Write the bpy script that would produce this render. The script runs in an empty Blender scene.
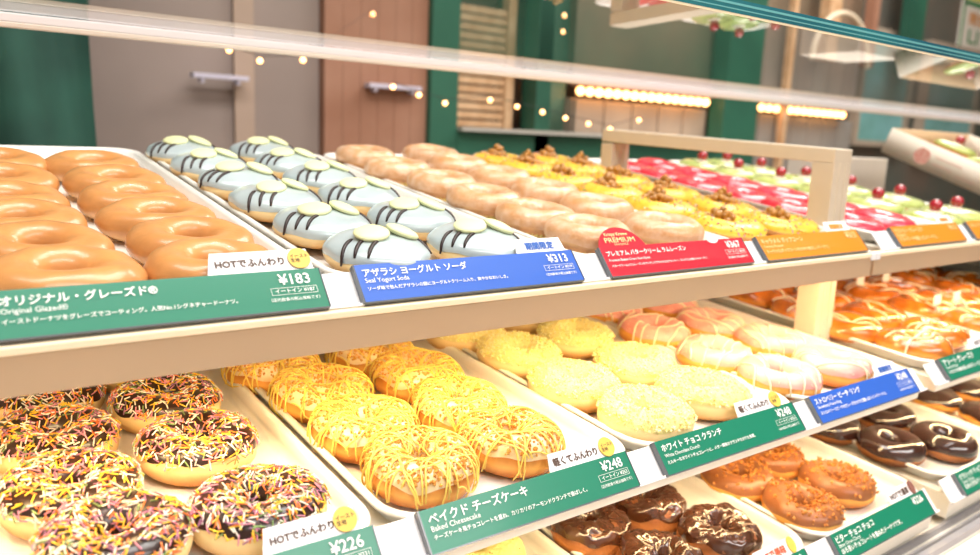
import bpy, math, random
from mathutils import Vector, Matrix, noise
PI = math.pi
sin, cos, rad = math.sin, math.cos, math.radians
scene = bpy.context.scene
COL = scene.collection
RNG = random.Random(7)

# ------------------------------------------------------------------ materials
MATS = {}
def newmat(name):
    m = bpy.data.materials.new(name); m.use_nodes = True
    nt = m.node_tree
    for n in list(nt.nodes): nt.nodes.remove(n)
    out = nt.nodes.new('ShaderNodeOutputMaterial')
    MATS[name] = m
    return m, nt, out
def srgb(h):
    if isinstance(h, str):
        v = [int(h[i:i+2], 16)/255 for i in (0, 2, 4)]
    else: v = h
    return tuple((c/12.92 if c <= .04045 else ((c+.055)/1.055)**2.4) for c in v) + (1,)
def mat(name, col, rough=.5, metal=0, coat=0, var=0, vscale=40, bump=0, bscale=200, sss=0, spec=.5, col2=None, emit=None, estr=0, coords='Object', detail=3):
    m, nt, out = newmat(name)
    b = nt.nodes.new('ShaderNodeBsdfPrincipled')
    nt.links.new(b.outputs[0], out.inputs[0])
    c = srgb(col)
    b.inputs['Roughness'].default_value = rough
    b.inputs['Metallic'].default_value = metal
    b.inputs['Coat Weight'].default_value = coat
    b.inputs['Coat Roughness'].default_value = .12
    b.inputs['Specular IOR Level'].default_value = spec
    if sss:
        b.inputs['Subsurface Weight'].default_value = sss
        b.inputs['Subsurface Radius'].default_value = (.006, .003, .0015)
        b.inputs['Subsurface Scale'].default_value = 1
    tc = nt.nodes.new('ShaderNodeTexCoord')
    if col2 is None: c2 = tuple(max(0, x*(1-var)) for x in c[:3])+(1,)
    else: c2 = srgb(col2)
    nz = nt.nodes.new('ShaderNodeTexNoise'); nz.inputs['Scale'].default_value = vscale; nz.inputs['Detail'].default_value = detail
    nt.links.new(tc.outputs[coords], nz.inputs['Vector'])
    mp = nt.nodes.new('ShaderNodeMapRange'); mp.inputs[1].default_value = .35; mp.inputs[2].default_value = .65
    nt.links.new(nz.outputs['Fac'], mp.inputs[0])
    mx = nt.nodes.new('ShaderNodeMix'); mx.data_type = 'RGBA'
    mx.inputs[6].default_value = c; mx.inputs[7].default_value = c2
    nt.links.new(mp.outputs[0], mx.inputs[0])
    nt.links.new(mx.outputs[2], b.inputs['Base Color'])
    if bump:
        n2 = nt.nodes.new('ShaderNodeTexNoise'); n2.inputs['Scale'].default_value = bscale; n2.inputs['Detail'].default_value = 4
        nt.links.new(tc.outputs[coords], n2.inputs['Vector'])
        bp = nt.nodes.new('ShaderNodeBump'); bp.inputs['Strength'].default_value = bump; bp.inputs['Distance'].default_value = .002
        nt.links.new(n2.outputs['Fac'], bp.inputs['Height']); nt.links.new(bp.outputs[0], b.inputs['Normal'])
    if emit:
        b.inputs['Emission Color'].default_value = srgb(emit); b.inputs['Emission Strength'].default_value = estr
    return m

def dough_mat(name, brown, pale, h=.036, rough=.5, coat=0, mid=.42, wid=.2, sss=.0, bump=.25, mottle=.35):
    """golden top and bottom with a paler proof line round the waist"""
    m = mat(name, brown, rough, coat=coat, bump=bump, bscale=260, sss=sss)
    nt = m.node_tree
    b = [n for n in nt.nodes if n.type == 'BSDF_PRINCIPLED'][0]
    mixn = [n for n in nt.nodes if n.type == 'MIX'][0]
    c = srgb(brown)
    mixn.inputs[7].default_value = tuple(x*(1-mottle) for x in c[:3])+(1,)
    [n for n in nt.nodes if n.type == 'TEX_NOISE'][0].inputs['Scale'].default_value = 55
    tc = [n for n in nt.nodes if n.type == 'TEX_COORD'][0]
    sp = nt.nodes.new('ShaderNodeSeparateXYZ'); nt.links.new(tc.outputs['Object'], sp.inputs[0])
    nz = nt.nodes.new('ShaderNodeTexNoise'); nz.inputs['Scale'].default_value = 45
    nt.links.new(tc.outputs['Object'], nz.inputs['Vector'])
    ad = nt.nodes.new('ShaderNodeMath'); ad.operation = 'MULTIPLY_ADD'
    nt.links.new(nz.outputs['Fac'], ad.inputs[0]); ad.inputs[1].default_value = .008; ad.inputs[2].default_value = -.004
    a2 = nt.nodes.new('ShaderNodeMath'); a2.operation = 'ADD'
    nt.links.new(sp.outputs[2], a2.inputs[0]); nt.links.new(ad.outputs[0], a2.inputs[1])
    cr = nt.nodes.new('ShaderNodeMapRange')
    cr.inputs[1].default_value = 0; cr.inputs[2].default_value = h
    nt.links.new(a2.outputs[0], cr.inputs[0])
    ramp = nt.nodes.new('ShaderNodeValToRGB')
    el = ramp.color_ramp.elements
    el[0].position = max(0, mid-wid); el[0].color = (0, 0, 0, 1)
    el[1].position = min(1, mid+wid); el[1].color = (0, 0, 0, 1)
    e = el.new(mid); e.color = (1, 1, 1, 1)
    nt.links.new(cr.outputs[0], ramp.inputs[0])
    m2 = nt.nodes.new('ShaderNodeMix'); m2.data_type = 'RGBA'
    nt.links.new(ramp.outputs[0], m2.inputs[0]); nt.links.new(mixn.outputs[2], m2.inputs[6]); m2.inputs[7].default_value = srgb(pale)
    nt.links.new(m2.outputs[2], b.inputs['Base Color'])
    return m

# ------------------------------------------------------------------ mesh builder
class MB:
    def __init__(s): s.v = []; s.f = []; s.m = []
    def add(s, vs, fs, mi=0, M=None):
        o = len(s.v)
        s.v += [tuple(M @ Vector(p)) for p in vs] if M else [tuple(p) for p in vs]
        s.f += [tuple(i+o for i in f) for f in fs]; s.m += [mi]*len(fs)
    def box(s, x0, x1, y0, y1, z0, z1, mi=0, M=None):
        v = [(x0,y0,z0),(x1,y0,z0),(x1,y1,z0),(x0,y1,z0),(x0,y0,z1),(x1,y0,z1),(x1,y1,z1),(x0,y1,z1)]
        s.add(v, [(0,3,2,1),(4,5,6,7),(0,1,5,4),(1,2,6,5),(2,3,7,6),(3,0,4,7)], mi, M)
    def prism(s, pts, d, mi=0, M=None):
        """pts: 2D outline, extruded along z from 0 to d"""
        n = len(pts)
        v = [(p[0], p[1], 0) for p in pts]+[(p[0], p[1], d) for p in pts]
        f = [tuple(range(n-1, -1, -1)), tuple(range(n, 2*n))]+[(i, (i+1) % n, n+(i+1) % n, n+i) for i in range(n)]
        s.add(v, f, mi, M)
    def tube(s, pts, r, n=6, mi=0, cap=True, taper=False):
        pts = [Vector(p) for p in pts]
        if len(pts) < 2: return
        vs = []; fs = []
        prev = None
        for i, p in enumerate(pts):
            t = (pts[min(i+1, len(pts)-1)]-pts[max(i-1, 0)])
            if t.length < 1e-9: t = Vector((0, 0, 1))
            t.normalize()
            if prev is None:
                a = Vector((0, 0, 1)) if abs(t.z) < .9 else Vector((1, 0, 0))
                u = t.cross(a).normalized()
            else:
                u = (prev-t*prev.dot(t))
                u = u.normalized() if u.length > 1e-6 else t.orthogonal().normalized()
            prev = u; w = t.cross(u)
            rr = r(i/(len(pts)-1)) if callable(r) else r
            for k in range(n):
                a = 2*PI*k/n
                vs.append(p+(u*cos(a)+w*sin(a))*rr)
        for i in range(len(pts)-1):
            for k in range(n):
                fs.append((i*n+k, i*n+(k+1) % n, (i+1)*n+(k+1) % n, (i+1)*n+k))
        if cap:
            fs.append(tuple(range(n-1, -1, -1))); fs.append(tuple((len(pts)-1)*n+k for k in range(n)))
        s.add(vs, fs, mi)
    def ball(s, c, r, sx=1, sy=1, sz=1, n=10, m=6, mi=0, M=None, jit=0, rng=None):
        vs = [(0, 0, 1)]; 
        for j in range(1, m):
            for i in range(n):
                a = 2*PI*i/n; b = PI*j/m
                vs.append((sin(b)*cos(a), sin(b)*sin(a), cos(b)))
        vs.append((0, 0, -1))
        out = []
        for v in vs:
            k = 1+(rng.uniform(-jit, jit) if jit else 0)
            p = Vector((v[0]*r*sx*k, v[1]*r*sy*k, v[2]*r*sz*k))
            if M: p = M @ p
            out.append(p+Vector(c))
        fs = [(0, 1+i, 1+(i+1) % n) for i in range(n)]
        for j in range(m-2):
            for i in range(n):
                a = 1+j*n+i; b = 1+j*n+(i+1) % n
                fs.append((a, a+n, b+n, b))
        L = len(vs)-1
        fs += [(L, 1+(m-2)*n+(i+1) % n, 1+(m-2)*n+i) for i in range(n)]
        s.add(out, fs, mi)
    def mesh(s, name, mats, smooth=True):
        me = bpy.data.meshes.new(name)
        me.from_pydata(s.v, [], s.f)
        for m in (mats if isinstance(mats, (list, tuple)) else [mats]): me.materials.append(m)
        me.polygons.foreach_set('material_index', s.m)
        me.polygons.foreach_set('use_smooth', [smooth and len(f) < 9 for f in s.f])
        me.validate(); me.update()
        return me
def link(name, me, parent=None):
    o = bpy.data.objects.new(name, me); COL.objects.link(o)
    if parent: o.parent = parent
    return o
def obj(name, mb, mats, parent=None, smooth=True, bevel=0, sharp=False):
    o = link(name, mb.mesh(name, mats, smooth and not bevel), parent)
    if bevel:
        b = o.modifiers.new('bevel', 'BEVEL'); b.width = bevel; b.segments = 2; b.limit_method = 'ANGLE'
    return o
def tag(o, label=None, cat=None, group=None, kind=None):
    if label: o['label'] = label
    if cat: o['category'] = cat
    if group: o['group'] = group
    if kind: o['kind'] = kind
    return o
def empty(name, loc=(0, 0, 0), rot=(0, 0, 0)):
    o = bpy.data.objects.new(name, None); COL.objects.link(o)
    o.location = loc; o.rotation_euler = rot; o.empty_display_size = .02
    return o
def copy_tree(o, parent=None):
    c = o.copy(); COL.objects.link(c)
    if parent: c.parent = parent
    for ch in [x for x in o.children]:
        copy_tree(ch, c)
    return c

# colours ----------------------------------------------------------
M_dough = dough_mat('fried_dough', 'E39A4C', 'F7D08A', h=.036, bump=.2)
M_dough_pale = dough_mat('fried_dough_pale', 'E8A75C', 'FBE0A6', h=.036, mid=.5, wid=.35, bump=.2)
M_dough_org = dough_mat('fried_dough_orange', 'D9812F', 'F0B25A', h=.036, bump=.2)
M_dough_choc = dough_mat('chocolate_dough', '8E5228', 'B2713A', h=.036, bump=.6)
M_glazed = dough_mat('glazed_dough', 'DB9858', 'ECB87C', h=.030, rough=.38, coat=.5, mid=.2, wid=.2, bump=.12, mottle=.18)
M_sugar = mat('sugar_glaze', 'D69C68', .4, coat=.35, col2='E6C0A0', vscale=70, bump=.35, bscale=320)
M_sugar_dough = dough_mat('sugar_dough', 'DDA06A', 'EFC48C', h=.036, rough=.42, coat=.2)
M_cup = mat('paper_cup', 'F2DA8C', .7, var=.15)
M_seal = mat('blue_grey_icing', 'B9C7CB', .28, coat=.7, var=.06, bump=.04, bscale=60)
M_disc = mat('candy_disc', 'E9EDB9', .45, var=.04)
M_stripe = mat('dark_chocolate_line', '2E1D1B', .4)
M_choc = mat('chocolate_icing', '2F1814', .3, coat=.4, var=.25, bump=.1, bscale=120)
M_choc_rip = mat('rippled_chocolate', '4E2A19', .18, coat=.9, var=.3, bump=.5, bscale=70)
M_dark = mat('glossy_dark_chocolate', '3B211C', .14, coat=1, var=.2, bump=.08, bscale=60)
M_milk = mat('milk_chocolate_icing', '9C6038', .42, coat=.2, var=.12, bump=.15)
M_nut = mat('chopped_nuts', 'B96A2C', .6, col2='E0A050', vscale=300)
M_white_ice = mat('white_icing', 'F6E4C0', .3, coat=.4, col2='EFCB8C', vscale=70, bump=.2)
M_almond = mat('almond_crunch', 'CE8434', .6, col2='E8B055', vscale=400)
M_drizzle = mat('cheese_drizzle', 'F8D96A', .4, coat=.3, var=.05)
M_crunch = mat('yellow_crunch', 'F6E67C', .6, col2='FCF6CC', vscale=300)
M_crunch_b = mat('yellow_crunch_base', 'F5E59A', .55, var=.12, bump=.6, bscale=400)
M_pink = mat('pink_icing', 'EE9C94', .35, coat=.4, col2='F2B5AA', vscale=60)
M_cream_line = mat('cream_drizzle', 'FAEFD2', .45)
M_yel = mat('yellow_icing', 'F5CB48', .35, coat=.3, col2='ECB236', vscale=70)
M_pop = mat('caramel_popcorn', 'CB9346', .4, coat=.3, col2='9F6A2C', vscale=180, bump=.5, bscale=300)
M_red = mat('raspberry_glaze', 'EC2038', .25, coat=.5, col2='F04458', vscale=60, sss=.0, bump=.1, bscale=80)
M_green = mat('melon_icing', 'C7D387', .25, coat=.8, col2='B2BF66', vscale=50, bump=.08)
M_cream = mat('whipped_cream', 'F9F0DA', .5)
M_cherry = mat('cherry', 'B3122B', .12, coat=1, var=.3, vscale=120)
M_past = dough_mat('orange_pastry', 'DE7A20', 'EE9E3E', h=.03, rough=.25, coat=.9, mottle=.45)
SPR = [mat('sprinkle_'+n, c, .45) for n, c in [('yellow', 'F6CC3A'), ('pink', 'E08FA6'), ('white', 'F8F0E6'), ('orange', 'EE7F3C'), ('purple', 'A86E92'), ('green', '7C9A5C')]]
M_tray = mat('white_tray', 'F3F0EA', .28, coat=.4, var=.03)
M_deck = mat('cream_deck', 'F1EADC', .4, var=.03)
M_fascia = mat('champagne_aluminium', 'C2A687', .45, metal=.1, var=.04, vscale=6)
M_trim = mat('cream_trim', 'FAE8C8', .4)
M_white = mat('white_plastic', 'EEEEF2', .35, var=.02)
M_post = mat('frame_paint', 'DCCDB8', .4, var=.03)
M_post2 = mat('frame_extrusion', 'A9A6AA', .35, metal=.3, var=.05)
M_sgreen = mat('sign_green', '0D7A5E', .35, coat=.2, var=.04, vscale=8)
M_sblue = mat('sign_blue', '2F62C4', .35, coat=.2, var=.04, vscale=8)
M_sred = mat('sign_red', 'C8102E', .35, coat=.2, var=.04, vscale=8)
M_sorange = mat('sign_amber', 'DB8A22', .35, coat=.2, var=.06, vscale=8)
M_txt = mat('white_lettering', 'FDFDFA', .6)
M_txt_dk = mat('brown_lettering', '5B463C', .6)
M_txt_bl = mat('blue_lettering', '3565B8', .6)
M_txt_or = mat('orange_lettering', 'E0943A', .6)
M_txt_rd = mat('red_lettering', 'D9603F', .6)
M_gold = mat('gold_lettering', 'F3DFA2', .5)
M_badge = mat('gold_badge', 'E9C257', .5)
M_holder = mat('clear_holder_edge', '5A5F66', .25, coat=.6)
M_tab = mat('tab_card', 'F4F1F4', .5)
M_led = mat('led_diffuser', 'FFFFFF', .4, emit='FFE3AE', estr=4)
M_glow_ball = mat('ball_glow', 'FFFFFF', .4, emit='FFB468', estr=9)
M_carton = mat('white_carton', 'E9DED0', .6, var=.03)
M_carton_in = mat('carton_kraft_inside', 'DDBB95', .7)
M_black = mat('black_laminate', '22262A', .4)

def glass_mat(name, tint, refl_ior=1.65):
    m, nt, out = newmat(name)
    t = nt.nodes.new('ShaderNodeBsdfTransparent'); t.inputs[0].default_value = tint
    g = nt.nodes.new('ShaderNodeBsdfGlossy'); g.inputs['Roughness'].default_value = .0; g.inputs[0].default_value = (1, 1, 1, 1)
    fr = nt.nodes.new('ShaderNodeFresnel'); gm = nt.nodes.new('ShaderNodeNewGeometry'); mr = nt.nodes.new('ShaderNodeMapRange')
    mr.inputs[3].default_value = refl_ior; mr.inputs[4].default_value = 1/refl_ior
    nt.links.new(gm.outputs['Backfacing'], mr.inputs[0]); nt.links.new(mr.outputs[0], fr.inputs['IOR'])
    mx = nt.nodes.new('ShaderNodeMixShader')
    nt.links.new(fr.outputs[0], mx.inputs[0]); nt.links.new(t.outputs[0], mx.inputs[1]); nt.links.new(g.outputs[0], mx.inputs[2])
    nt.links.new(mx.outputs[0], out.inputs[0])
    return m
M_glass = glass_mat('clear_glass', (.96, .98, .97, 1))
M_gedge = mat('teal_glass_edge', '2F8A93', .15, coat=.8, col2='1C5F78', vscale=3, detail=1)

# ------------------------------------------------------------------ donut surfaces
class Ring:
    """deformed torus (R>0) or flattened ball (R=0)"""
    def __init__(s, R, a, b, seed, wob=.04, zw=.06):
        r = random.Random(seed)
        s.R, s.a, s.b = R, a, b
        s.ph = [r.uniform(0, 2*PI) for _ in range(6)]; s.wob = wob; s.zw = zw
        s.off = Vector((r.uniform(-9, 9), r.uniform(-9, 9), r.uniform(-9, 9)))
    def p(s, phi, th, off=0):
        k = 1+s.wob*(sin(2*phi+s.ph[0])*.6+sin(3*phi+s.ph[1])*.4)
        kz = 1+s.zw*(sin(phi+s.ph[2])*.6+sin(2*phi+s.ph[3])*.4)
        ka = 1+s.wob*1.2*sin(2*phi+s.ph[4])
        st = sin(th)
        if st < 0: st *= .86                       # flatter underside
        b = s.b
        rho = s.R+(s.a*ka+off)*cos(th)
        z = b*.93+(b*kz+off)*st
        z = max(z, 0.0)
        n = noise.noise(Vector((rho*cos(phi), rho*sin(phi), z))*55+s.off)*.0012
        return Vector(((rho*k+n)*cos(phi), (rho*k+n)*sin(phi), z+(n if th > 0 else 0)))
    def pt(s, x, y, off=0):
        """top surface point above plan position"""
        phi = math.atan2(y, x); rho = math.hypot(x, y)
        k = 1+s.wob*(sin(2*phi+s.ph[0])*.6+sin(3*phi+s.ph[1])*.4)
        c = (rho/k-s.R)/s.a
        if s.R > 0 and c < -1: return None
        if c > 1: return s.p(phi, -min(.7, (c-1)*3.0), off)
        if c < -1: c = -1
        return s.p(phi, math.acos(c), off)
def dough(r, nu=48, nv=20):
    mb = MB()
    if r.R > 0:
        vs = [r.p(2*PI*i/nu, 2*PI*j/nv) for i in range(nu) for j in range(nv)]
        fs = [(i*nv+j, ((i+1) % nu)*nv+j, ((i+1) % nu)*nv+(j+1) % nv, i*nv+(j+1) % nv) for i in range(nu) for j in range(nv)]
    else:
        m = nv//2
        vs = [r.p(2*PI*i/nu, -PI/2+PI*j/m) for i in range(nu) for j in range(m+1)]
        fs = [(i*(m+1)+j, ((i+1) % nu)*(m+1)+j, ((i+1) % nu)*(m+1)+j+1, i*(m+1)+j+1) for i in range(nu) for j in range(m)]
    mb.add(vs, fs); return mb
def icing(r, lo=.05, hi=None, th=.0014, seed=0, wave=.12, nu=72, nv=16, rip=0, ripf=60):
    rr = random.Random(seed); ph = [rr.uniform(0, 2*PI) for _ in range(5)]
    if hi is None: hi = PI*1.02 if r.R > 0 else PI/2
    mb = MB(); vs = []
    for i in range(nu):
        phi = 2*PI*i/nu
        l = lo+wave*(sin(5*phi+ph[0])*.5+sin(9*phi+ph[1])*.35+sin(3*phi+ph[2])*.5)
        for j in range(nv+1):
            t = j/nv
            ang = l+(hi-l)*t
            k = th*min(1, t*6+.02) if t < .5 else th*(min(1, (1-t)*6+.02) if r.R > 0 else 1)
            if rip:
                q = r.p(phi, ang)
                k += rip*(noise.noise(q*ripf+Vector((ph[3], ph[4], 0)))+.6*abs(noise.noise(q*ripf*2.2)))*min(1, t*5)
            vs.append(r.p(phi, ang, k))
    fs = [(i*(nv+1)+j, ((i+1) % nu)*(nv+1)+j, ((i+1) % nu)*(nv+1)+j+1, i*(nv+1)+j+1) for i in range(nu) for j in range(nv)]
    mb.add(vs, fs); return mb
def frame_at(r, phi, th):
    p = r.p(phi, th); a = r.p(phi+.03, th)-p; b = r.p(phi, th+.03)-p
    if a.length < 1e-7: a = Vector((1, 0, 0))
    n = a.cross(b)
    n = n.normalized() if n.length > 1e-9 else Vector((0, 0, 1))
    if n.dot(p-Vector((r.R*cos(phi), r.R*sin(phi), r.b))) < 0: n = -n
    a.normalize(); return p, a, n.cross(a).normalized(), n
def sprinkles(r, n, seed, L=.0052, rad_=.00062, lo=.05, hi=None, cols=6, lift=.0016, weights=None):
    rr = random.Random(seed); mb = MB()
    if hi is None: hi = PI*.93 if r.R > 0 else PI/2*.97
    for _ in range(n):
        while True:
            phi = rr.uniform(0, 2*PI); th = rr.uniform(lo, hi)
            w = (r.R+r.a*cos(th))/(r.R+r.a)
            if rr.random() < w: break
        p, a, b, nn = frame_at(r, phi, th)
        d = rr.uniform(0, 2*PI); t = a*cos(d)+b*sin(d)+nn*rr.uniform(-.18, .32)
        t.normalize(); c = p+nn*(lift+rr.uniform(0, .0011)); l = L*rr.uniform(.7, 1.15)/2
        u = t.cross(nn).normalized(); w_ = t.cross(u)
        vs = []
        for q, s_ in ((-l, .6), (-l*.85, 1), (l*.85, 1), (l, .6)):
            for k in range(5):
                an = 2*PI*k/5
                vs.append(c+t*q+(u*cos(an)+w_*sin(an))*rad_*s_)
        fs = [(i*5+k, i*5+(k+1) % 5, (i+1)*5+(k+1) % 5, (i+1)*5+k) for i in range(3) for k in range(5)]
        fs += [(4, 3, 2, 1, 0), (15, 16, 17, 18, 19)]
        mi = rr.choices(range(cols), weights)[0] if weights else rr.randrange(cols)
        mb.add(vs, fs, mi)
    return mb
def crumbs(r, n, seed, s0=.0012, s1=.0026, lo=.1, hi=None, lift=.001, region=None, clump=0):
    rr = random.Random(seed); mb = MB()
    if hi is None: hi = PI*.95 if r.R > 0 else PI/2*.97
    k = 0; tries = 0
    while k < n and tries < n*30:
        tries += 1
        phi = rr.uniform(0, 2*PI); th = rr.uniform(lo, hi)
        if rr.random() > (r.R+r.a*cos(th))/(r.R+r.a): continue
        if region and not region(phi, th, rr): continue
        p, a, b, nn = frame_at(r, phi, th)
        s = rr.uniform(s0, s1)
        c = p+nn*(lift+rr.uniform(0, clump)+s*.3)
        M = Matrix((a, b, nn)).transposed()
        e = Matrix.Rotation(rr.uniform(0, 6), 3, 'Z') @ Matrix.Rotation(rr.uniform(0, 6), 3, 'X')
        V = [(1,0,0),(-1,0,0),(0,1,0),(0,-1,0),(0,0,1),(0,0,-1)]
        vs = [c+(M @ (e @ Vector(v)))*s*rr.uniform(.55, 1.1) for v in V]
        mb.add(vs, [(0,2,4),(2,1,4),(1,3,4),(3,0,4),(2,0,5),(1,2,5),(3,1,5),(0,3,5)])
        k += 1
    return mb
def drizzle(r, lines, rad_, seed, lift=.002, wob=.003, drip=.15):
    """lines: list of (angle, offset); chord across the ring following its surface"""
    rr = random.Random(seed); mb = MB(); E = r.R+r.a
    for ang, o in lines:
        d = Vector((cos(ang), sin(ang), 0)); nrm = Vector((-sin(ang), cos(ang), 0))
        half = math.sqrt(max(1e-6, E*E-o*o))+drip*E*rr.uniform(.2, 1)
        run = []; ph = rr.uniform(0, 6); f = rr.uniform(70, 150)
        N = 34
        for i in range(N+1):
            t = -half+2*half*i/N
            q = d*t+nrm*(o+wob*sin(t*f+ph))
            p = r.pt(q.x, q.y, lift)
            if p is None:
                if len(run) > 2: mb.tube(run, rad_, 5)
                run = []
            else: run.append(p)
        if len(run) > 2: mb.tube(run, rad_, 5)
    return mb

# ------------------------------------------------------------------ donut kinds (two meshes variants each)
def k_glazed(i):
    e = empty('glazed_donut'); r = Ring(.0290, .0165, .0138, 100+i, .03, .08)
    obj('dough', dough(r), M_glazed, e)
    return e
def k_seal(i):
    e = empty('seal_donut'); r = Ring(0, .0425, .0172, 200+i, .02, .04)
    obj('dough', dough(r), M_dough_pale, e)
    ic = obj('icing', icing(r, .10, seed=i, wave=.08, th=.0018), M_seal, e)
    for k, (x, y, ta, tb) in enumerate(((-.011, -.009, .20, -.10), (.0170, -.005, .12, .30))):
        mb = MB(); p = r.pt(x, y, .002)
        M = Matrix.Rotation(ta, 3, 'X') @ Matrix.Rotation(tb, 3, 'Y')
        mb.ball(p+Vector((0, 0, .0016)), .0142, 1, .86, .27, 24, 12, M=M)
        obj('candy_disc', mb, M_disc, e)
    for j in range(3):
        mb = MB()
        pts = [r.pt(-.0250+.0070*j-.0140*t, -.0060-.0062*j-.0125*t+.002*sin(t*3), .0020) for t in [q/8 for q in range(9)]]
        mb.tube(pts, lambda t: .0017*(1-abs(2*t-1)**4*.5), 6)
        obj('whisker', mb, M_stripe, e)
    for j in range(2):
        mb = MB()
        pts = [r.pt(.0270+.0065*j*(1-t)+.0075*t, .002-.006*j-.0175*t, .0020) for t in [q/8 for q in range(9)]]
        mb.tube(pts, lambda t: .0013*(1-abs(2*t-1)**4*.5), 6)
        obj('whisker', mb, M_stripe, e)
    return e
def k_prem(i):
    e = empty('sugar_glazed_donut'); r = Ring(.0280, .0133, .0138, 300+i, .02, .03)
    d = obj('dough', dough(r), M_sugar_dough, e); d.location.z = .006
    g = obj('sugar_glaze', icing(r, -.25, th=.0008, seed=i, wave=.15), M_sugar, e); g.location.z = .006
    mb = MB(); N = 96; vs = []
    for j, (z, R0) in enumerate(((.0005, .032), (.010, .0355), (.0205, .0395))):
        for k in range(N):
            a = 2*PI*k/N; q = R0+(.0012 if k % 2 else -.0008)
            vs.append((q*cos(a), q*sin(a), z))
    fs = [(j*N+k, j*N+(k+1) % N, (j+1)*N+(k+1) % N, (j+1)*N+k) for j in range(2) for k in range(N)]
    fs.append(tuple(range(N-1, -1, -1)))
    mb.add(vs, fs); obj('paper_cup', mb, M_cup, e, smooth=False)
    return e
def k_pop(i):
    e = empty('popcorn_donut'); r = Ring(.026, .0188, .0110, 400+i, .03, .04)
    obj('dough', dough(r), M_dough, e)
    ic = obj('icing', icing(r, -.05, seed=i, wave=.12, hi=PI*1.05, th=.0018), M_yel, e)
    tag(obj('sprinkles', sprinkles(r, 120, i, L=.0026, rad_=.0008, cols=6), SPR, ic), kind='stuff')
    rr = random.Random(i); mb = MB()
    cx, cy = (.004, .010) if i % 2 else (-.006, .006)
    for k in range(34):
        a = rr.uniform(0, 2*PI); q = rr.uniform(0, .017); z = .021+rr.uniform(0, .015)*(1-q/.020)
        mb.ball((cx+q*1.25*cos(a), cy+q*sin(a), z), rr.uniform(.0030, .0058), 1, 1, .9, 7, 5, jit=.22, rng=rr)
    obj('popcorn_cluster', mb, M_pop, e)
    return e
def k_red(i):
    e = empty('raspberry_donut'); r = Ring(.026, .0180, .0095, 500+i, .04, .06)
    obj('dough', dough(r), M_dough, e)
    ic = obj('glaze', icing(r, -.3, seed=i, wave=.1, hi=PI*1.15, th=.0018), M_red, e)
    return e
def k_green(i):
    e = empty('melon_cherry_donut'); r = Ring(.025, .0185, .0105, 600+i, .04, .05)
    obj('dough', dough(r), M_dough, e)
    ic = obj('icing', icing(r, -.25, seed=i, wave=.1, hi=PI*1.15, th=.0018), M_green, e)
    mb = MB(); mb.ball((0, .0, .018), .013, 1, 1, .55, 16, 8); obj('cream', mb, M_cream, e)
    mb = MB(); mb.ball((0, 0, .0315), .0098, 1, 1, 1, 18, 12); obj('cherry', mb, M_cherry, e)
    return e
def k_spr(i):
    e = empty('sprinkle_donut'); r = Ring(.0255, .0162, .0160, 700+i, .03, .05)
    obj('dough', dough(r), M_dough_pale, e)
    ic = obj('icing', icing(r, .42, seed=i, wave=.16), M_choc, e)
    tag(obj('sprinkles', sprinkles(r, 780, i, L=.0064, rad_=.00048, weights=[5, 3.5, 5.5, 3.6, 2.2, 2], lo=.32), SPR, ic), kind='stuff')
    return e
def k_chee(i):
    e = empty('cheesecake_donut'); r = Ring(.0255, .0162, .0165, 800+i, .03, .05)
    obj('dough', dough(r), M_dough_org, e)
    ic = obj('icing', icing(r, .35, seed=i, wave=.14), M_white_ice, e)
    tag(obj('almond_crunch', crumbs(r, 760, i, .0012, .0026, lo=.5, lift=.0012), M_almond, ic, smooth=False), kind='stuff')
    rr = random.Random(i+5)
    lines = [(rad(75+rr.uniform(-14, 14)), -.040+.0058*k+rr.uniform(-.003, .003)) for k in range(15)]
    lines += [(rad(160+rr.uniform(-16, 16)), -.038+.0070*k+rr.uniform(-.003, .003)) for k in range(12)]
    obj('drizzle', drizzle(r, lines, .00070, i, lift=.0032, wob=.0042, drip=.08), M_drizzle, ic)
    return e
def k_white(i):
    e = empty('white_chocolate_donut'); r = Ring(.0275, .0165, .0155, 900+i, .03, .05)
    obj('dough', dough(r), M_dough_pale, e)
    ic = obj('icing', icing(r, .38, seed=i, wave=.1, rip=.0009, ripf=220), M_crunch_b, e)
    tag(obj('crunch_topping', crumbs(r, 900, i, .0009, .0023, lo=.36, lift=.0015, hi=PI*1.0), M_crunch, ic, smooth=False), kind='stuff')
    return e
def k_straw(i):
    e = empty('strawberry_peach_donut'); r = Ring(.0275, .0160, .0150, 1000+i, .03, .05)
    obj('dough', dough(r), M_dough_org, e)
    ic = obj('icing', icing(r, .28, seed=i, wave=.1), M_pink, e)
    rr = random.Random(i)
    lines = [(rad(55+rr.uniform(-8, 8)), -.034+.014*k+rr.uniform(-.003, .003)) for k in range(6)]
    obj('drizzle', drizzle(r, lines, .0009, i, lift=.0018, drip=.02), M_cream_line, ic)
    tag(obj('crumbs', crumbs(r, 90, i, .0005, .0010, lo=.4, lift=.001), M_cream_line, ic, smooth=False), kind='stuff')
    return e
def k_choc(i):
    e = empty('chocolate_donut'); r = Ring(.0235, .0160, .0170, 1100+i, .05, .08)
    obj('dough', dough(r), M_dough_choc, e)
    ic = obj('icing', icing(r, .30, seed=i, wave=.2, rip=.0042, ripf=75, nu=110, nv=30), M_choc_rip, e)
    return e
def k_nut(i):
    e = empty('nut_chocolate_donut'); r = Ring(.0262, .0146, .0145, 1200+i, .03, .06)
    obj('dough', dough(r), M_dough_org, e)
    ic = obj('icing', icing(r, .2, seed=i, wave=.1), M_milk, e)
    c = random.Random(i).uniform(0, 6)
    reg = lambda phi, th, rr: rr.random() < (.9 if th > 1.7 else .5 if th > .9 else .25)*(.35+.65*(.5+.5*cos(phi-c)))
    tag(obj('chopped_nuts', crumbs(r, 240, i, .0012, .0030, lo=.4, lift=.001, region=reg, clump=.002), M_nut, ic, smooth=False), kind='stuff')
    return e
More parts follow.
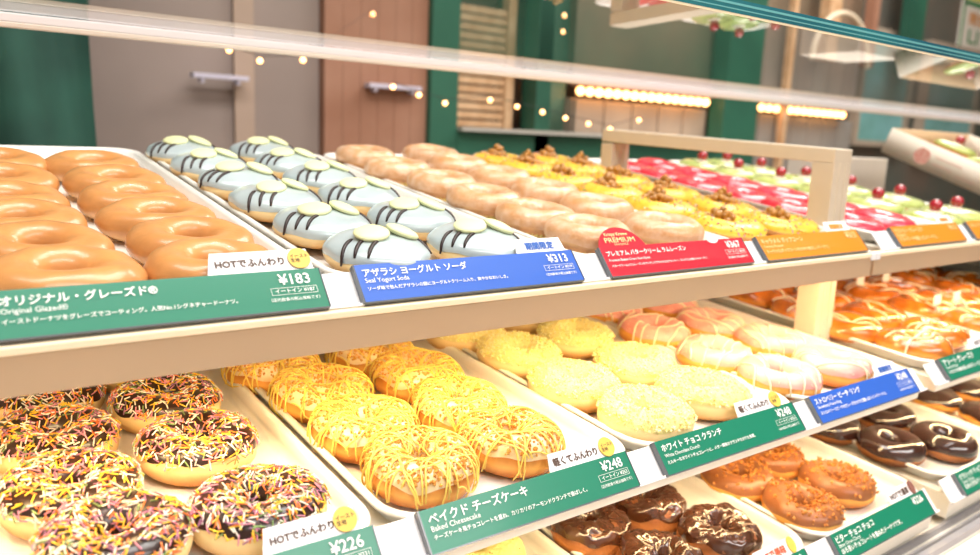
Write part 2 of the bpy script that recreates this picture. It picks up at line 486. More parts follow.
def k_dark(i):
    e = empty('glossy_chocolate_ring'); r = Ring(.0262, .0155, .0160, 1300+i, .03, .05)
    obj('dough', dough(r), M_dough_choc, e)
    ic = obj('icing', icing(r, .0, seed=i, wave=.1, th=.0018), M_dark, e)
    return e
def k_dome(i):
    e = empty('filled_chocolate_donut'); r = Ring(0, .042, .0180, 1400+i, .03, .04)
    obj('dough', dough(r), M_dough_org, e)
    ic = obj('icing', icing(r, .15, seed=i, wave=.1, th=.0018), M_dark, e)
    return e
def k_past(i):
    e = empty('glazed_twist_ring'); r = Ring(.026, .0195, .015, 1500+i, .10, .12)
    obj('dough', dough(r), M_past, e)
    rr = random.Random(i)
    lines = [(rad(20+rr.uniform(-20, 20)), -.014+.024*k+rr.uniform(-.003, .003)) for k in range(2)]
    obj('glaze_line', drizzle(r, lines, .0012, i, lift=.0008, drip=.0), M_cream_line, e)
    return e

# ------------------------------------------------------------------ display geometry
LV = {1: (.472, -.105, 7.0), 2: (.39, -.25, 4.5), 3: (.356, -.385, 4.5)}
RIM = .013
def zbase(l, y):
    y0, z0, t = LV[l]; return z0-RIM+(y-y0)*math.tan(rad(t))
ORD = ['nearest the front', 'second from the front', 'third from the front', 'fourth from the front', 'fifth from the front', 'sixth from the front', 'seventh from the front']
PROTO = {}
used = {}
def place(kind, l, x, y, label, cat='donut', group=None, rz=None, tx=0, ty=0, dz=0, nvar=3, sc=None):
    if kind not in PROTO: PROTO[kind] = [kind(i) for i in range(nvar)]
    i = used.get(kind, 0); used[kind] = i+1
    pr = PROTO[kind][i % nvar]
    o = pr if i < nvar else copy_tree(pr)
    o.location = (x, y, zbase(l, y)+.0012+dz)
    o.rotation_mode = 'ZYX'
    if rz is None: rz = RNG.uniform(0, 2*PI)
    o.rotation_mode = 'XYZ'
    Mr = Matrix.Rotation(rad(LV[l][2])+tx, 3, 'X') @ Matrix.Rotation(ty, 3, 'Y') @ Matrix.Rotation(rz, 3, 'Z')
    o.rotation_euler = Mr.to_euler('XYZ')
    if sc: o.scale = sc
    tag(o, label, cat, group)
    return o
def grid(kind, l, cols, desc, group, names=('left column', 'right column'), **kw):
    for c, ys in enumerate(cols):
        for k, (x, y) in enumerate(ys):
            place(kind, l, x, y, '%s, %s, %s' % (desc, names[c], ORD[k]), group=group, **{a: (b() if callable(b) else b) for a, b in kw.items()})

# level 1, bay 1
gz = lambda: RNG.uniform(-.15, .15)
S = .1
grid(k_glazed, 1, [[(.074, .526), (.068, .590), (.064, .662), (.064, .735), (.068, .817), (.072, .905)],
                   [(.164, .528), (.167, .592), (.162, .664), (.160, .737), (.160, .812), (.157, .900), ]],
     'plain glossy glazed ring, far left top tray', 'glazed rings in the top left tray', tx=.07, dz=.001, rz=gz, sc=(1, .80, 1))
grid(k_glazed, 1, [[(-.028, .540), (-.026, .612), (-.024, .684), (-.022, .756), (-.020, .83), (-.02, .905)]],
     'plain glazed ring cut by the left edge', 'glazed rings cut by the left edge', names=('left edge row',), tx=.07, dz=.001, rz=gz, sc=(1, .80, 1))
grid(k_seal, 1, [[(.287, .528), (.281, .614), (.277, .708), (.276, .800), (.272, .888), (.270, .978)],
                 [(.384, .534), (.374, .624), (.370, .720), (.370, .812), (.372, .905), (.374, .995)]],
     'blue grey seal donut with two pale discs', 'seal donuts in the second top tray', rz=lambda: RNG.uniform(-.22, .22))
grid(k_prem, 1, [[(.521, .541), (.514, .611), (.509, .694), (.511, .782), (.502, .872), (.507, .966)],
                 [(.628, .540), (.626, .638), (.624, .726), (.624, .820), (.621, .910), (.626, .990)]],
     'white sugared ring in a yellow paper cup', 'sugared rings in paper cups, third top tray')
grid(k_pop, 1, [[(.770, .566), (.765, .662), (.770, .756), (.768, .846), (.770, .936), (.765, 1.0)],
                [(.872, .560), (.870, .648), (.872, .744), (.876, .840), (.876, .932), (.872, 1.0)]],
     'yellow iced donut topped with caramel popcorn', 'popcorn donuts in the fourth top tray', rz=lambda: RNG.uniform(-.6, .6))
# level 1, bay 2
grid(k_red, 1, [[(1.025, .556), (1.022, .640), (1.024, .722), (1.022, .806), (1.026, .888), (1.022, .972)],
                [(1.128, .560), (1.126, .636), (1.130, .726), (1.128, .812), (1.130, .9), (1.126, .985)]],
     'shiny red glazed ring behind the white frame', 'red glazed rings in the top right bay', tx=.06)
grid(k_green, 1, [[(1.250, .548), (1.246, .636), (1.262, .730), (1.256, .82), (1.248, .905), (1.25, .99)],
                  [(1.362, .565), (1.366, .660), (1.358, .745), (1.352, .83), (1.348, .925), (1.34, 1.0)]],
     'pale green iced donut with a red cherry', 'cherry topped green donuts in the top right bay')

# level 2, bay 1
grid(k_spr, 2, [[(.082, .458), (.070, .527), (.072, .607), (.080, .69), (.08, .78)], [(.165, .455), (.158, .556), (.158, .642), (.160, .73)]],
     'dark chocolate ring covered in coloured sprinkles', 'sprinkled rings in the lower left tray')
grid(k_chee, 2, [[(.286, .456), (.280, .530), (.278, .608), (.262, .682), (.278, .77)], [(.373, .460), (.371, .532), (.376, .610), (.365, .682), (.368, .77)]],
     'white iced ring with crushed almonds and yellow drizzle', 'drizzled almond rings in the second lower tray')
grid(k_white, 2, [[(.517, .448), (.505, .530), (.508, .618), (.495, .70), (.51, .785)], [(.611, .460), (.606, .545), (.608, .640), (.605, .73)]],
     'ring thickly coated in pale yellow crunch', 'yellow crunch rings in the third lower tray')
grid(k_straw, 2, [[(.734, .455), (.722, .530), (.722, .622), (.735, .71), (.74, .79)], [(.832, .450), (.836, .533), (.822, .612), (.835, .70), (.83, .78)]],
     'pale pink iced ring with thin cream drizzle', 'pink rings in the fourth lower tray')
# level 2, bay 2
grid(k_past, 2, [[(1.030, .452), (1.012, .530), (1.032, .612), (1.03, .695), (1.03, .775)], [(1.118, .465), (1.115, .548), (1.115, .630), (1.115, .71), (1.11, .79)]],
     'orange glazed ring just beyond the lower post', 'glazed twist rings beyond the lower post')
grid(k_past, 2, [[(1.253, .468), (1.252, .545), (1.25, .625), (1.25, .70), (1.255, .78)], [(1.342, .462), (1.345, .548), (1.34, .635), (1.345, .715)]],
     'orange glazed ring under the small white flags', 'glazed twist rings under the small flags')
grid(k_past, 2, [[(1.476, .50), (1.475, .585), (1.475, .665), (1.47, .75)], [(1.57, .52), (1.57, .61), (1.57, .70)]],
     'orange glazed ring at the right picture edge', 'glazed twist rings at the right edge')
# level 3, bay 1
def k_yel(i):
    e = empty('yellow_crunch_donut'); r = Ring(.026, .0185, .0150, 1600+i, .03, .05)
    obj('dough', dough(r), M_dough_pale, e)
    ic = obj('icing', icing(r, .1, seed=i, wave=.1, rip=.0012, ripf=160), M_crunch_b, e)
    tag(obj('herb_crumbs', crumbs(r, 60, i, .0006, .0012, lo=.4, lift=.001), M_nut, ic, smooth=False), kind='stuff')
    return e
grid(k_yel, 3, [[(.283, .43), (.283, .52)], [(.378, .43), (.386, .515)]],
     'yellow coated donut below the cheesecake sign', 'yellow coated donuts on the bottom level')
grid(k_choc, 3, [[(.520, .418), (.506, .496), (.51, .58)], [(.611, .424), (.588, .496), (.605, .572)]],
     'brown cake ring under rippled shiny chocolate', 'rippled chocolate rings on the bottom level')
grid(k_nut, 3, [[(.742, .416), (.732, .492), (.735, .575)], [(.832, .428), (.818, .506), (.83, .58)]],
     'milk chocolate ring sprinkled with chopped nuts', 'nut topped chocolate rings on the bottom level')
grid(k_dark, 3, [[(.996, .448), (.980, .526), (1.00, .60)], [(1.082, .420), (1.092, .507), (1.09, .590)]],
     'smooth glossy dark chocolate ring at right', 'glossy dark chocolate rings at lower right')
grid(k_dome, 3, [[(1.243, .425), (1.243, .508), (1.24, .59)], [(1.338, .425), (1.34, .508), (1.335, .59)]],
     'round chocolate topped filled donut at right edge', 'filled chocolate donuts at the right edge')

# ------------------------------------------------------------------ trays
def rrect(w, d, r, n=6, cy=0):
    pts = []
    for cx_, cy_, a0 in ((w/2-r, d/2-r, 0), (-w/2+r, d/2-r, 90), (-w/2+r, -d/2+r, 180), (w/2-r, -d/2+r, 270)):
        for k in range(n+1):
            a = rad(a0+90*k/n); pts.append((cx_+r*cos(a), cy_+cy+r*sin(a)))
    return pts
def tray(l, x0, x1, y0, y1, label, group):
    w = x1-x0; t = rad(LV[l][2]); d = (y1-y0)/cos(t)
    mb = MB(); loops = []
    for ins, z, r in ((.016, -.0002, .022), (.0155, .0008, .022), (.011, .0015, .024), (.0085, .006, .026), (.0072, .0122, .028), (.0045, .0142, .031), (.0012, .0142, .033), (.0, .0128, .034), (.0004, .0105, .034), (.0022, .0105, .033), (.0060, .0105, .030), (.0095, .0002, .026), (.016, -.0012, .022)):
        loops.append([(p[0], p[1], z) for p in rrect(w-2*ins, d-2*ins, r, 7, d/2)])
    n = len(loops[0]); vs = [p for L in loops for p in L]
    fs = [((i+1)*n+k, (i+1)*n+(k+1) % n, i*n+(k+1) % n, i*n+k) for i in range(1, len(loops)-1) for k in range(n)]
    fs.append(tuple(range(n, 2*n))); fs.append(tuple(reversed(range((len(loops)-1)*n, len(loops)*n))))
    mb.add(vs, fs)
    o = obj('serving_tray', mb, M_tray)
    o.location = ((x0+x1)/2, y0, zbase(l, y0)+.0008); o.rotation_euler = (t, 0, 0)
    tag(o, label, 'tray', group)
TN = [(.0, .230), (.235, .464), (.469, .697), (.702, .928)]
for (a, b), s in zip(TN, ('holding plain glazed rings, far left of top shelf', 'holding blue grey seal donuts on the top shelf', 'holding sugared rings in paper cups, top shelf', 'holding yellow popcorn donuts on the top shelf')):
    tray(1, a, b, .484, 1.045, 'white serving tray '+s, 'white trays on the top shelf')
tray(1, -.235, -.005, .484, 1.045, 'white serving tray at the left picture edge, top shelf', 'white trays on the top shelf')
tray(1, .972, 1.193, .484, 1.045, 'white serving tray under the red glazed rings', 'white trays on the top shelf')
tray(1, 1.196, 1.425, .484, 1.045, 'white serving tray under the cherry topped green donuts', 'white trays on the top shelf')
for (a, b), s in zip(TN, ('under the sprinkled chocolate rings', 'under the almond and yellow drizzle rings', 'under the yellow crunch rings', 'under the pink iced rings')):
    tray(2, a, b, .400, .845, 'white serving tray '+s, 'white trays on the middle level')
for (a, b), s in zip(((.972, 1.193), (1.196, 1.425), (1.431, 1.66)), ('of orange glazed rings just beyond the lower post', 'of orange glazed rings with small white flags', 'of orange glazed rings at the right picture edge')):
    tray(2, a, b, .400, .845, 'white serving tray '+s, 'white trays on the middle level')
for (a, b), s in zip((TN[1], TN[2], TN[3], (.972, 1.193), (1.196, 1.425)), ('under the yellow coated donuts, bottom level', 'under the rippled chocolate rings', 'under the nut topped chocolate rings', 'under the glossy dark chocolate rings', 'under the round chocolate topped donuts')):
    tray(3, a, b, .370, .68, 'white serving tray '+s, 'white trays on the bottom level')

# ------------------------------------------------------------------ shelves
def slab(l, x0, x1, y0, y1, th, name, label):
    e = empty(name, (x0, y0, zbase(l, y0)-.0012), (rad(LV[l][2]), 0, 0))
    d = (y1-y0)/cos(rad(LV[l][2])); mb = MB()
    mb.box(0, x1-x0, 0, d, -th, 0); obj('deck', mb, M_deck, e, bevel=.001)
    tag(e, label, 'shelf'); return e
B1 = (-.30, .927); B2 = (.970, 1.905)
def top_shelf(x0, x1, xj0, xj1, label):
    e = slab(1, x0, x1, .474, 1.06, .012, 'display_shelf', label)
    inv = e.rotation_euler.to_matrix().to_4x4(); inv.translation = e.location; inv = inv.inverted()
    mb = MB(); mb.box(xj0, xj1, .4625, .468, -.1462, -.1236, M=inv)
    obj('fascia', mb, M_fascia, e, smooth=False)
    mb = MB(); mb.box(xj0, xj1, .461, .4735, -.1234, -.1187, M=inv)
    obj('trim_strip', mb, M_trim, e, bevel=.0008)
    mb = MB(); mb.box(xj0, xj1, .4682, .4735, -.1462, -.1236, M=inv); mb.box(xj0, xj1, .4735, .56, -.1462, -.1440, M=inv)
    obj('lamp_channel', mb, M_fascia, e, smooth=False)
    return e
top_shelf(B1[0], B1[1], -.30, .9165, 'champagne fronted top shelf of the left bay under the glazed rings')
top_shelf(B2[0], 1.44, .9225, 1.905, 'champagne fronted top shelf of the right bay under the red rings')
j = MB(); j.box(.911, .9205, .4595, .4615, -.1265, -.1185); j.box(.9215, .931, .4595, .4615, -.1265, -.1185)
tag(obj('shelf_joint', j, M_white, bevel=.0004), 'small white joint clip where the two top shelf fronts meet', 'clip')
slab(2, B1[0], B1[1], .392, .90, .016, 'display_shelf', 'cream middle shelf of the left bay under sprinkled and yellow rings')
slab(2, B2[0], 1.905, .392, .90, .016, 'display_shelf', 'cream middle shelf of the right bay under orange glazed rings')
slab(3, B1[0], B1[1], .358, .72, .030, 'display_shelf', 'cream bottom shelf of the left bay under rippled chocolate rings')
slab(3, B2[0], 1.905, .358, .72, .030, 'display_shelf', 'cream bottom shelf of the right bay under glossy dark rings')
# black tray beyond the green donuts
mb = MB(); mb.box(1.445, 1.9, .50, 1.06, -.175, -.165); tag(obj('black_panel', mb, M_black, bevel=.001), 'black flat panel below the tilted donut box', 'panel')
# rear panels of the lower levels
for x0, x1, s in ((B1[0], .925, 'left'), (.97, 1.9, 'right')):
    mb = MB(); mb.box(x0, x1, .905, .915, -.44, -.150); tag(obj('back_panel', mb, M_deck), 'cream back panel behind the lower shelves of the %s bay' % s, 'panel')
mb = MB(); mb.box(1.90, 1.912, .60, .90, -.34, -.16); tag(obj('side_panel', mb, M_deck), 'cream side panel at the right picture edge beyond the orange rings', 'panel')

# ------------------------------------------------------------------ frame between the bays
def bay_frame(x, label):
    e = empty('bay_divider', (x, .53, -.40))
    def post(name, y0, y1, z0, z1, m):
        mb = MB(); mb.box(0, .040, y0-.53, y1-.53, z0+.40, z1+.40)
        for gx in (.012, .026): mb.box(gx, gx+.003, y0-.53-.0012, y0-.53+.001, z0+.40, z1+.4)
        return obj(name, mb, m, e, bevel=.0008)
    post('front_post', .530, .560, -.40, -.016, M_post)
    post('rear_post', .915, .940, -.40, -.004, M_post)
    mb = MB(); za, zb_ = .0015, .0185
    v = [(0, 0, za-.018), (.04, 0, za-.018), (.04, .41, zb_-.020), (0, .41, zb_-.020), (0, 0, za), (.04, 0, za), (.04, .41, zb_), (0, .41, zb_)]
    mb.add([(p[0], p[1], p[2]+.40) for p in v], [(0,3,2,1),(4,5,6,7),(0,1,5,4),(1,2,6,5),(2,3,7,6),(3,0,4,7)])
    obj('top_beam', mb, M_post, e, bevel=.0012)
    tag(e, label, 'frame')
    return e
bay_frame(.926+.002, 'cream inverted U frame standing between popcorn donuts and red rings')

# ------------------------------------------------------------------ lettering
TXT = {}
def letters(s, m, parent, x, y, w=None, h=None, bold=0, align='l', z=.0012, name='lettering'):
    cu = bpy.data.curves.new('lettering', 'FONT'); cu.body = s; cu.size = 1; cu.resolution_u = 2
    o = bpy.data.objects.new('tmp', cu); COL.objects.link(o)
    bpy.context.view_layer.update()
    dg = bpy.context.evaluated_depsgraph_get()
    me = bpy.data.meshes.new_from_object(o.evaluated_get(dg))
    bpy.data.objects.remove(o); bpy.data.curves.remove(cu)
    xs = [v.co.x for v in me.vertices]; ys = [v.co.y for v in me.vertices]
    if not xs: return None
    x0, x1, y0, y1 = min(xs), max(xs), min(ys), max(ys)
    sx = w/(x1-x0) if w else h/(y1-y0); sy = h/(y1-y0) if h else sx
    ox = {'l': 0, 'c': -.5, 'r': -1}[align]*(x1-x0)*sx
    for v in me.vertices: v.co = ((v.co.x-x0)*sx+ox, (v.co.y-(y0+y1)/2)*sy, 0)
    if bold:
        em = (h/.75 if h else w/max(1, len(s)))*bold
        vs = [v.co.copy() for v in me.vertices]; fs = [tuple(p.vertices) for p in me.polygons]; n = len(vs)
        me = bpy.data.meshes.new(name); V = []; F = []
        for q, (dx, dy) in enumerate(((-em, 0), (em, 0), (0, em), (0, -em))):
            V += [(v.x+dx, v.y+dy, q*.00003) for v in vs]; F += [tuple(i+q*n for i in f) for f in fs]
        me.from_pydata(V, [], F)
    me.materials.clear(); me.materials.append(m); me.name = name
    for p in me.polygons: p.material_index = 0
    t = link(name, me, parent); t.location = (x, y, z)
    return t

SANG = math.atan2(.0225, .0190)
def sign_rail(l, x0, x1, label):
    y, z = {1: (.4695, -.1185), 2: (.3865, -.2675), 3: (.3535, -.4035)}[l]
    e = empty('sign_rail', (x0, y, z), (SANG, 0, 0))
    mb = MB(); w = x1-x0
    mb.box(0, w, 0, .0275, -.0022, 0); obj('slope_plate', mb, M_white, e, bevel=.0005)
    mb = MB(); mb.box(0, w, -.001, .0012, -.002, .003); obj('bottom_lip', mb, M_white, e, bevel=.0004)
    tag(e, label, 'sign holder', 'white sloping sign rails'); return y, z
RW = {}
for l, x0, x1, s in ((1, -.30, .921, 'along the front of the left top shelf'), (1, .955, 1.905, 'along the front of the right top shelf'),
                     (2, -.30, .928, 'along the left middle shelf front, under the cheesecake sign'), (2, .955, 1.905, 'along the right middle shelf front'),
                     (3, -.30, .926, 'along the left bottom shelf front'), (3, .962, 1.905, 'along the right bottom shelf front')):
    RW[l] = sign_rail(l, x0, x1, 'white sloping sign rail '+s)

def sign(l, x0, x1, m, label, title, tw, sub, sw, desc, dw, price=None, eat=None, tab=None, tabx=None, badge=None, tabcol=None, circle=False, h=.0295, tm=None, fine=True, badgem=None):
    y, z = RW[l]; w = x1-x0
    tm = tm or M_txt
    n = Vector((0, -sin(SANG), cos(SANG)))
    e = empty('price_sign', Vector((x0, y, z))+n*.0045, (SANG, 0, 0))
    mb = MB(); mb.box(0, w, 0, h, -.0006, .0006); obj('card', mb, m, e, smooth=False)
    mb = MB(); mb.box(-.0012, 0, -.0006, h, -.0042, .0010); mb.box(w, w+.0008, 0, h, -.003, .0010); mb.box(0, w, -.0010, 0, -.0036, .0008)
    obj('clear_holder', mb, M_holder, e, smooth=False)
    ind = .0048
    cd = [c for c in e.children if c.name.startswith('card')][0]
    letters(title, tm, cd, ind, h*.76, w=tw, bold=.020, name='title_lettering')
    if sub: letters(sub, tm, cd, ind, h*.53, w=sw, name='subtitle_lettering')
    if desc: letters(desc, tm, cd, ind, h*.33, w=dw, bold=.014, name='description_lettering')
    if price:
        letters(price, tm, cd, w-.0085, h*.76, h=.0078, bold=.016, align='r', name='price_lettering')
    if eat:
        letters(eat, tm, cd, w-.0070, h*.47, w=.0270, bold=.010, align='r', name='eat_in_lettering')
        mb = MB(); a, b, c, d = w-.0365, w-.0050, h*.47-.0026, h*.47+.0026; t = .00022
        mb.box(a, b, c, c+t, .0007, .0009); mb.box(a, b, d-t, d, .0007, .0009); mb.box(a, a+t, c, d, .0007, .0009); mb.box(b-t, b, c, d, .0007, .0009)
        obj('price_box', mb, tm, cd, smooth=False)
        if fine: letters('（店内飲食の税込価格です）', tm, cd, w-.0050, h*.26, w=.0330, align='r', name='fine_print')
    if tab:
        tx0, tx1, th = tabx
        mb = MB(); mb.prism([(tx0, h), (tx1, h), (tx1-.002, h+th), (tx0+.004, h+th)], .0006, M=Matrix.Translation((0, 0, -.0006)))
        tb = obj('tab', mb, M_tab, e, smooth=False)
        cx_ = tx0+.0060 if badge else (tx0+tx1)/2
        letters(tab, tabcol or M_txt_dk, tb, cx_, h+th*.47, w=(tx1-tx0)*(.64 if badge else .56), bold=.045, align='l' if badge else 'c', z=.0004, name='tab_lettering')
        if badge:
            bx = tx1-.0088; R_ = .0078; ax = .7 if badge == ' ' else 1
            pts = [(bx+R_*ax*cos(a), h+th*.52+R_*sin(a)) for a in [2*PI*k/28 for k in range(28)]]
            mb = MB(); mb.prism(pts, .0006, M=Matrix.Translation((0, 0, .0008))); bd = obj('badge', mb, badgem or M_badge, e, smooth=False)
            if badge != ' ': letters(badge, M_txt_dk, bd, bx, h+th*.52, w=.0125, bold=.02, align='c', z=.0017, name='badge_lettering')
    if circle:
        R_ = .0325; cxx = .0310; cyy = h-.012
        pts = [(cxx+R_*cos(a), cyy+R_*sin(a)) for a in [PI*k/60 for k in range(61)]]
        pts = [p for p in pts if p[1] >= h]; pts = [(pts[0][0], h)]+pts+[(pts[-1][0], h)]
        mb = MB(); mb.prism(pts, .0008, M=Matrix.Translation((0, 0, -.0008))); rt = obj('round_tab', mb, m, e, smooth=False)
        letters('Krispy Kreme', M_gold, rt, cxx-.003, h+.0125, w=.0290, h=.0042, bold=.02, align='c', z=.0006, name='script_lettering')
        letters('PREMIUM', M_gold, rt, cxx-.001, h+.0068, w=.0380, h=.0050, bold=.012, align='c', z=.0006, name='tab_lettering')
        letters('DOUGHNUT', M_gold, rt, cxx-.001, h+.0022, w=.0180, align='c', z=.0006, name='small_lettering')
        mb = MB(); pts = [(w-.047+.0085*cos(a), h+.0004-.0045*sin(a)) for a in [PI*k/16 for k in range(17)]]
        mb.prism(pts, .0005, M=Matrix.Translation((0, 0, .0007))); obj('clip', mb, M_white, e, smooth=False)
    tag(e, label, 'price sign', 'price signs on the sloping rails')
    return e
Y = '¥'
sign(1, .0305, .2196, M_sgreen, 'green price sign reading 183 yen under the plain glazed rings', 'オリジナル・グレーズド®', .080, 'Original Glazed®', .032, 'イーストドーナツをグレーズでコーティング。人気No.1シグネチャードーナツ。', .125, Y+'183', 'イートイン '+Y+'187', 'HOTでふんわり', (.116, .1865, .0160), 'イースト\n生地')
sign(1, .2460, .4500, M_sblue, 'blue price sign reading 313 yen under the seal donuts', 'アザラシ ヨーグルト ソーダ', .088, 'Seal Yogurt Soda', .035, 'ソーダ味で包んだアザラシの顔にヨーグルトクリーム入り、爽やかなおいしさ。', .122, Y+'313', 'イートイン '+Y+'319', '期間限定', (.146, .199, .0135), tabcol=M_txt_bl)
sign(1, .4835, .6870, M_sred, 'red price sign with a round premium tab reading 367 yen', 'プレミアム バタークリーム ラムレーズン', .106, 'Premium Butter Cream Rum Raisin', .052, 'バタークリームとラムレーズンをサンドしてブラックココアクッキー。プレミアムな味わいのドーナツ。', .130, Y+'367', 'イートイン '+Y+'374', circle=True)
sign(1, .7115, .9120, M_sorange, 'amber price sign under the yellow popcorn donuts', 'キャラメル ポップコーン', .076, 'Caramel Popcorn', .034, 'キャラメルポップコーンをのせた香ばしいドーナツ。', .118, Y+'313', None, '期間限定', (.138, .190, .0130), tabcol=M_txt_or, tm=M_gold)
sign(1, .9940, 1.179, M_sorange, 'amber price sign under the red rings, right of the frame', 'ラズベリー グレーズド', .074, 'Raspberry', .024, 'ラズベリーの甘酸っぱいドーナツ。', .100, Y+'313', None, '期間限定', (.135, .182, .0125), tabcol=M_txt_or, tm=M_gold)
sign(1, 1.212, 1.41, M_sorange, 'amber price sign cut by the right picture edge', 'メロン クリーム ソーダ', .074, None, 0, None, 0, Y+'313', tm=M_gold)
sign(2, .027, .2180, M_sgreen, 'green price sign reading 226 yen under the sprinkled rings', 'チョコ スプリンクル', .07, 'Chocolate Sprinkles', .04, 'チョコレートとカラフルなスプリンクルのドーナツ。', .10, Y+'226', 'イートイン '+Y+'231', 'HOTでふんわり', (.1215, .184, .0155), 'イースト\n生地', h=.0285)
sign(2, .2520, .4440, M_sgreen, 'green price sign reading Baked Cheesecake, 248 yen', 'ベイクド チーズケーキ', .083, 'Baked Cheesecake', .039, 'チーズケーキ風チョコレートを重ね、カリカリのアーモンドクランチで香ばしく。', .135, Y+'248', 'イートイン '+Y+'253', '軽くてふんわり', (.114, .184, .0135), 'イースト\n生地', h=.0285)
sign(2, .4780, .6750, M_sgreen, 'green price sign reading White Chocolate Crunch, 248 yen', 'ホワイト チョコ クランチ', .078, 'White Chocolate Crunch', .044, 'ミルキーなホワイトチョコレートに、バター風味のクランチをかけた食感。', .118, Y+'248', 'イートイン '+Y+'253', '軽くてふんわり', (.114, .184, .0135), 'イースト\n生地', h=.0285)
sign(2, .7050, .9050, M_sblue, 'blue price sign under the pink iced rings', 'ストロベリー ピーチ リング', .085, 'Strawberry Peach Ring', .042, 'ストロベリーとピーチのグレーズをかけた甘酸っぱいリングドーナツ。', .128, Y+'248', 'イートイン '+Y+'253', '期間限定', (.134, .184, .0130), tabcol=M_txt_bl, h=.0285)
sign(2, .9840, 1.18, M_sgreen, 'green price sign at right edge under the orange glazed rings', 'アソート グレーズド', .082, 'Assorted Glazed', .030, 'いろいろな味を楽しめるグレーズドドーナツです。', .125, Y+'226', None, 'HOTで美味', (.095, .165, .0130), h=.0285)
sign(3, .4780, .6700, M_sgreen, 'green price sign at bottom edge with a white tab, orange writing', 'チョコ リング', .05, None, 0, None, 0, Y+'218', None, 'HOTで美味', (.118, .186, .0150), ' ', tabcol=M_txt_rd, h=.0275)
sign(3, .7160, .9100, M_sgreen, 'green price sign reading 226 yen under the nut topped rings', 'ビター チョコ チョコ', .072, 'Bitter Choco Choco', .040, 'ほろ苦いチョコレートを重ねたドーナツです。', .120, Y+'226', None, 'HOTで濃厚', (.124, .186, .0140), ' ', h=.0275, badgem=mat('brown_badge', '8A5A50', .5))
sign(3, .9930, 1.19, M_sgreen, 'green price sign at lower right under the glossy dark rings', 'クラシック チョコ リング', .085, 'Classic Choco', .03, 'なめらかなチョコレートのリング。', .10, None, h=.0275)

# small white price flags in the orange rings
for k, (x, y) in enumerate(((1.222, .63), (1.305, .63), (1.225, .512), (1.29, .512))):
    z = zbase(2, y)
    e = empty('price_flag', (x, y, z+.020))
    mb = MB(); mb.box(-.0005, .0005, -.0005, .0005, 0, .014); obj('pick', mb, M_white, e, smooth=False)
    mb = MB(); mb.box(-.011, .011, -.0006, .0006, .012, .027); obj('flag_card', mb, M_white, e, smooth=False)
    for r_ in range(3):
        pass
    tag(e, 'small white flag standing in the orange rings, ' + ('rear left', 'rear right', 'front left', 'front right')[k] + ' of four', 'price flag', 'small white flags')

# ------------------------------------------------------------------ glass top
GZ = .1
e = empty('glass_top', (-.35, .392, GZ))
mb = MB(); mb.add([(0, .0008, 0), (2.9, .0008, 0), (2.9, .53, 0), (0, .53, 0)], [(0, 1, 2, 3)])
obj('pane', mb, M_glass, e, smooth=False)
mb = MB(); mb.box(0, 2.9, -.0015, .0008, 0, .0100); pe = obj('polished_edge', mb, M_gedge, e, smooth=False)
mb = MB(); mb.box(0, 2.9, -.0019, -.0014, .0058, .0074); mb.box(0, 2.9, -.0019, -.0014, .0024, .0032); obj('edge_highlight', mb, mat('teal_edge_highlight', '74C2C6', .2, coat=.5), pe, smooth=False)  # pale teal lines paint the highlight along the glass edge
mb = MB(); mb.box(0, 2.9, -.0012, .0012, -.0012, -.0001); obj('edge_seal', mb, M_cream_line, e, smooth=False)
tag(e, 'clear glass top with teal polished front edge above the donuts', 'glass top')
e = empty('lamp_rail', (-.35, .922, .0785))
M_lens = mat('rail_lens', 'DCD6D8', .4, emit='FFF0F0', estr=.05)
mb = MB(); mb.box(0, 2.9, 0, .006, .0065, .0118); obj('lower_lens', mb, mat('rail_channel', 'D9CBBE', .4), e, bevel=.001)
mb = MB(); mb.box(0, 2.9, .001, .008, .0120, .0208); obj('housing', mb, M_lens, e, bevel=.001)
tag(e, 'long white light rail along the rear edge of the glass top', 'light rail')

# ------------------------------------------------------------------ tilted donut box and carton
TB = math.atan2(.071, .193)
e = empty('donut_box', (1.634, .642, -.020-.05), (TB, 0, 0))
def bx(name, m, *a, **k):
    mb = MB(); mb.box(*a); return obj(name, mb, m, e, **k)
Ld = .206; Wd = .36; Hh = .052
bx('side_wall', M_carton, 0, .002, -.08, Ld, 0, Hh)
bx('side_wall', M_carton, Wd-.002, Wd, -.08, Ld, 0, Hh)
bx('rear_wall', M_carton_in, .002, Wd-.002, Ld-.002, Ld, 0, Hh)
bx('front_wall', M_carton, .002, Wd-.002, -.08, -.078, 0, Hh)
bx('base', M_carton_in, .002, Wd-.002, -.078, Ld-.002, 0, .002)
# printed stamp and lines on the left wall (faces -X)
Ms = Matrix(((0, 0, -1, -.0004), (-1, 0, 0, 0), (0, 1, 0, 0), (0, 0, 0, 1)))
mb = MB(); c0 = (-.125, .024); Rr = .0165
pts = [(c0[0]+Rr*cos(a), c0[1]+Rr*sin(a)) for a in [2*PI*k/28 for k in range(28)]]
for k in range(28):
    pass
mb.prism(pts, .0002, M=Ms)
M_stamp = mat('red_stamp', 'D98A80', .6, col2='E4B9AB', vscale=160)
obj('round_stamp', mb, M_stamp, e, smooth=False)
mb = MB(); mb.box(-.10, -.045, .0315, .0328, 0, .0002, M=Ms); mb.box(-.10, -.06, .018, .0188, 0, .0002, M=Ms); mb.box(-.05, -.01, .013, .0138, 0, .0002, M=Ms)
obj('printed_line', mb, M_stamp, e, smooth=False)
tag(e, 'open white donut box with round red stamp, tipped forward', 'box')
o = place(k_green, 1, 1.80, .76, 'green iced cherry donut lying inside the tilted white box', group='donuts in the tilted box')
o.location = (1.80, .765, .002); o.rotation_euler = (TB, 0, .4)
o = place(k_green, 1, 1.80, .76, 'green iced cherry donut in the tilted box, nearest its left front', group='donuts in the tilted box')
o.location = (1.71, .665, -.033); o.rotation_euler = (TB, 0, 1.4)
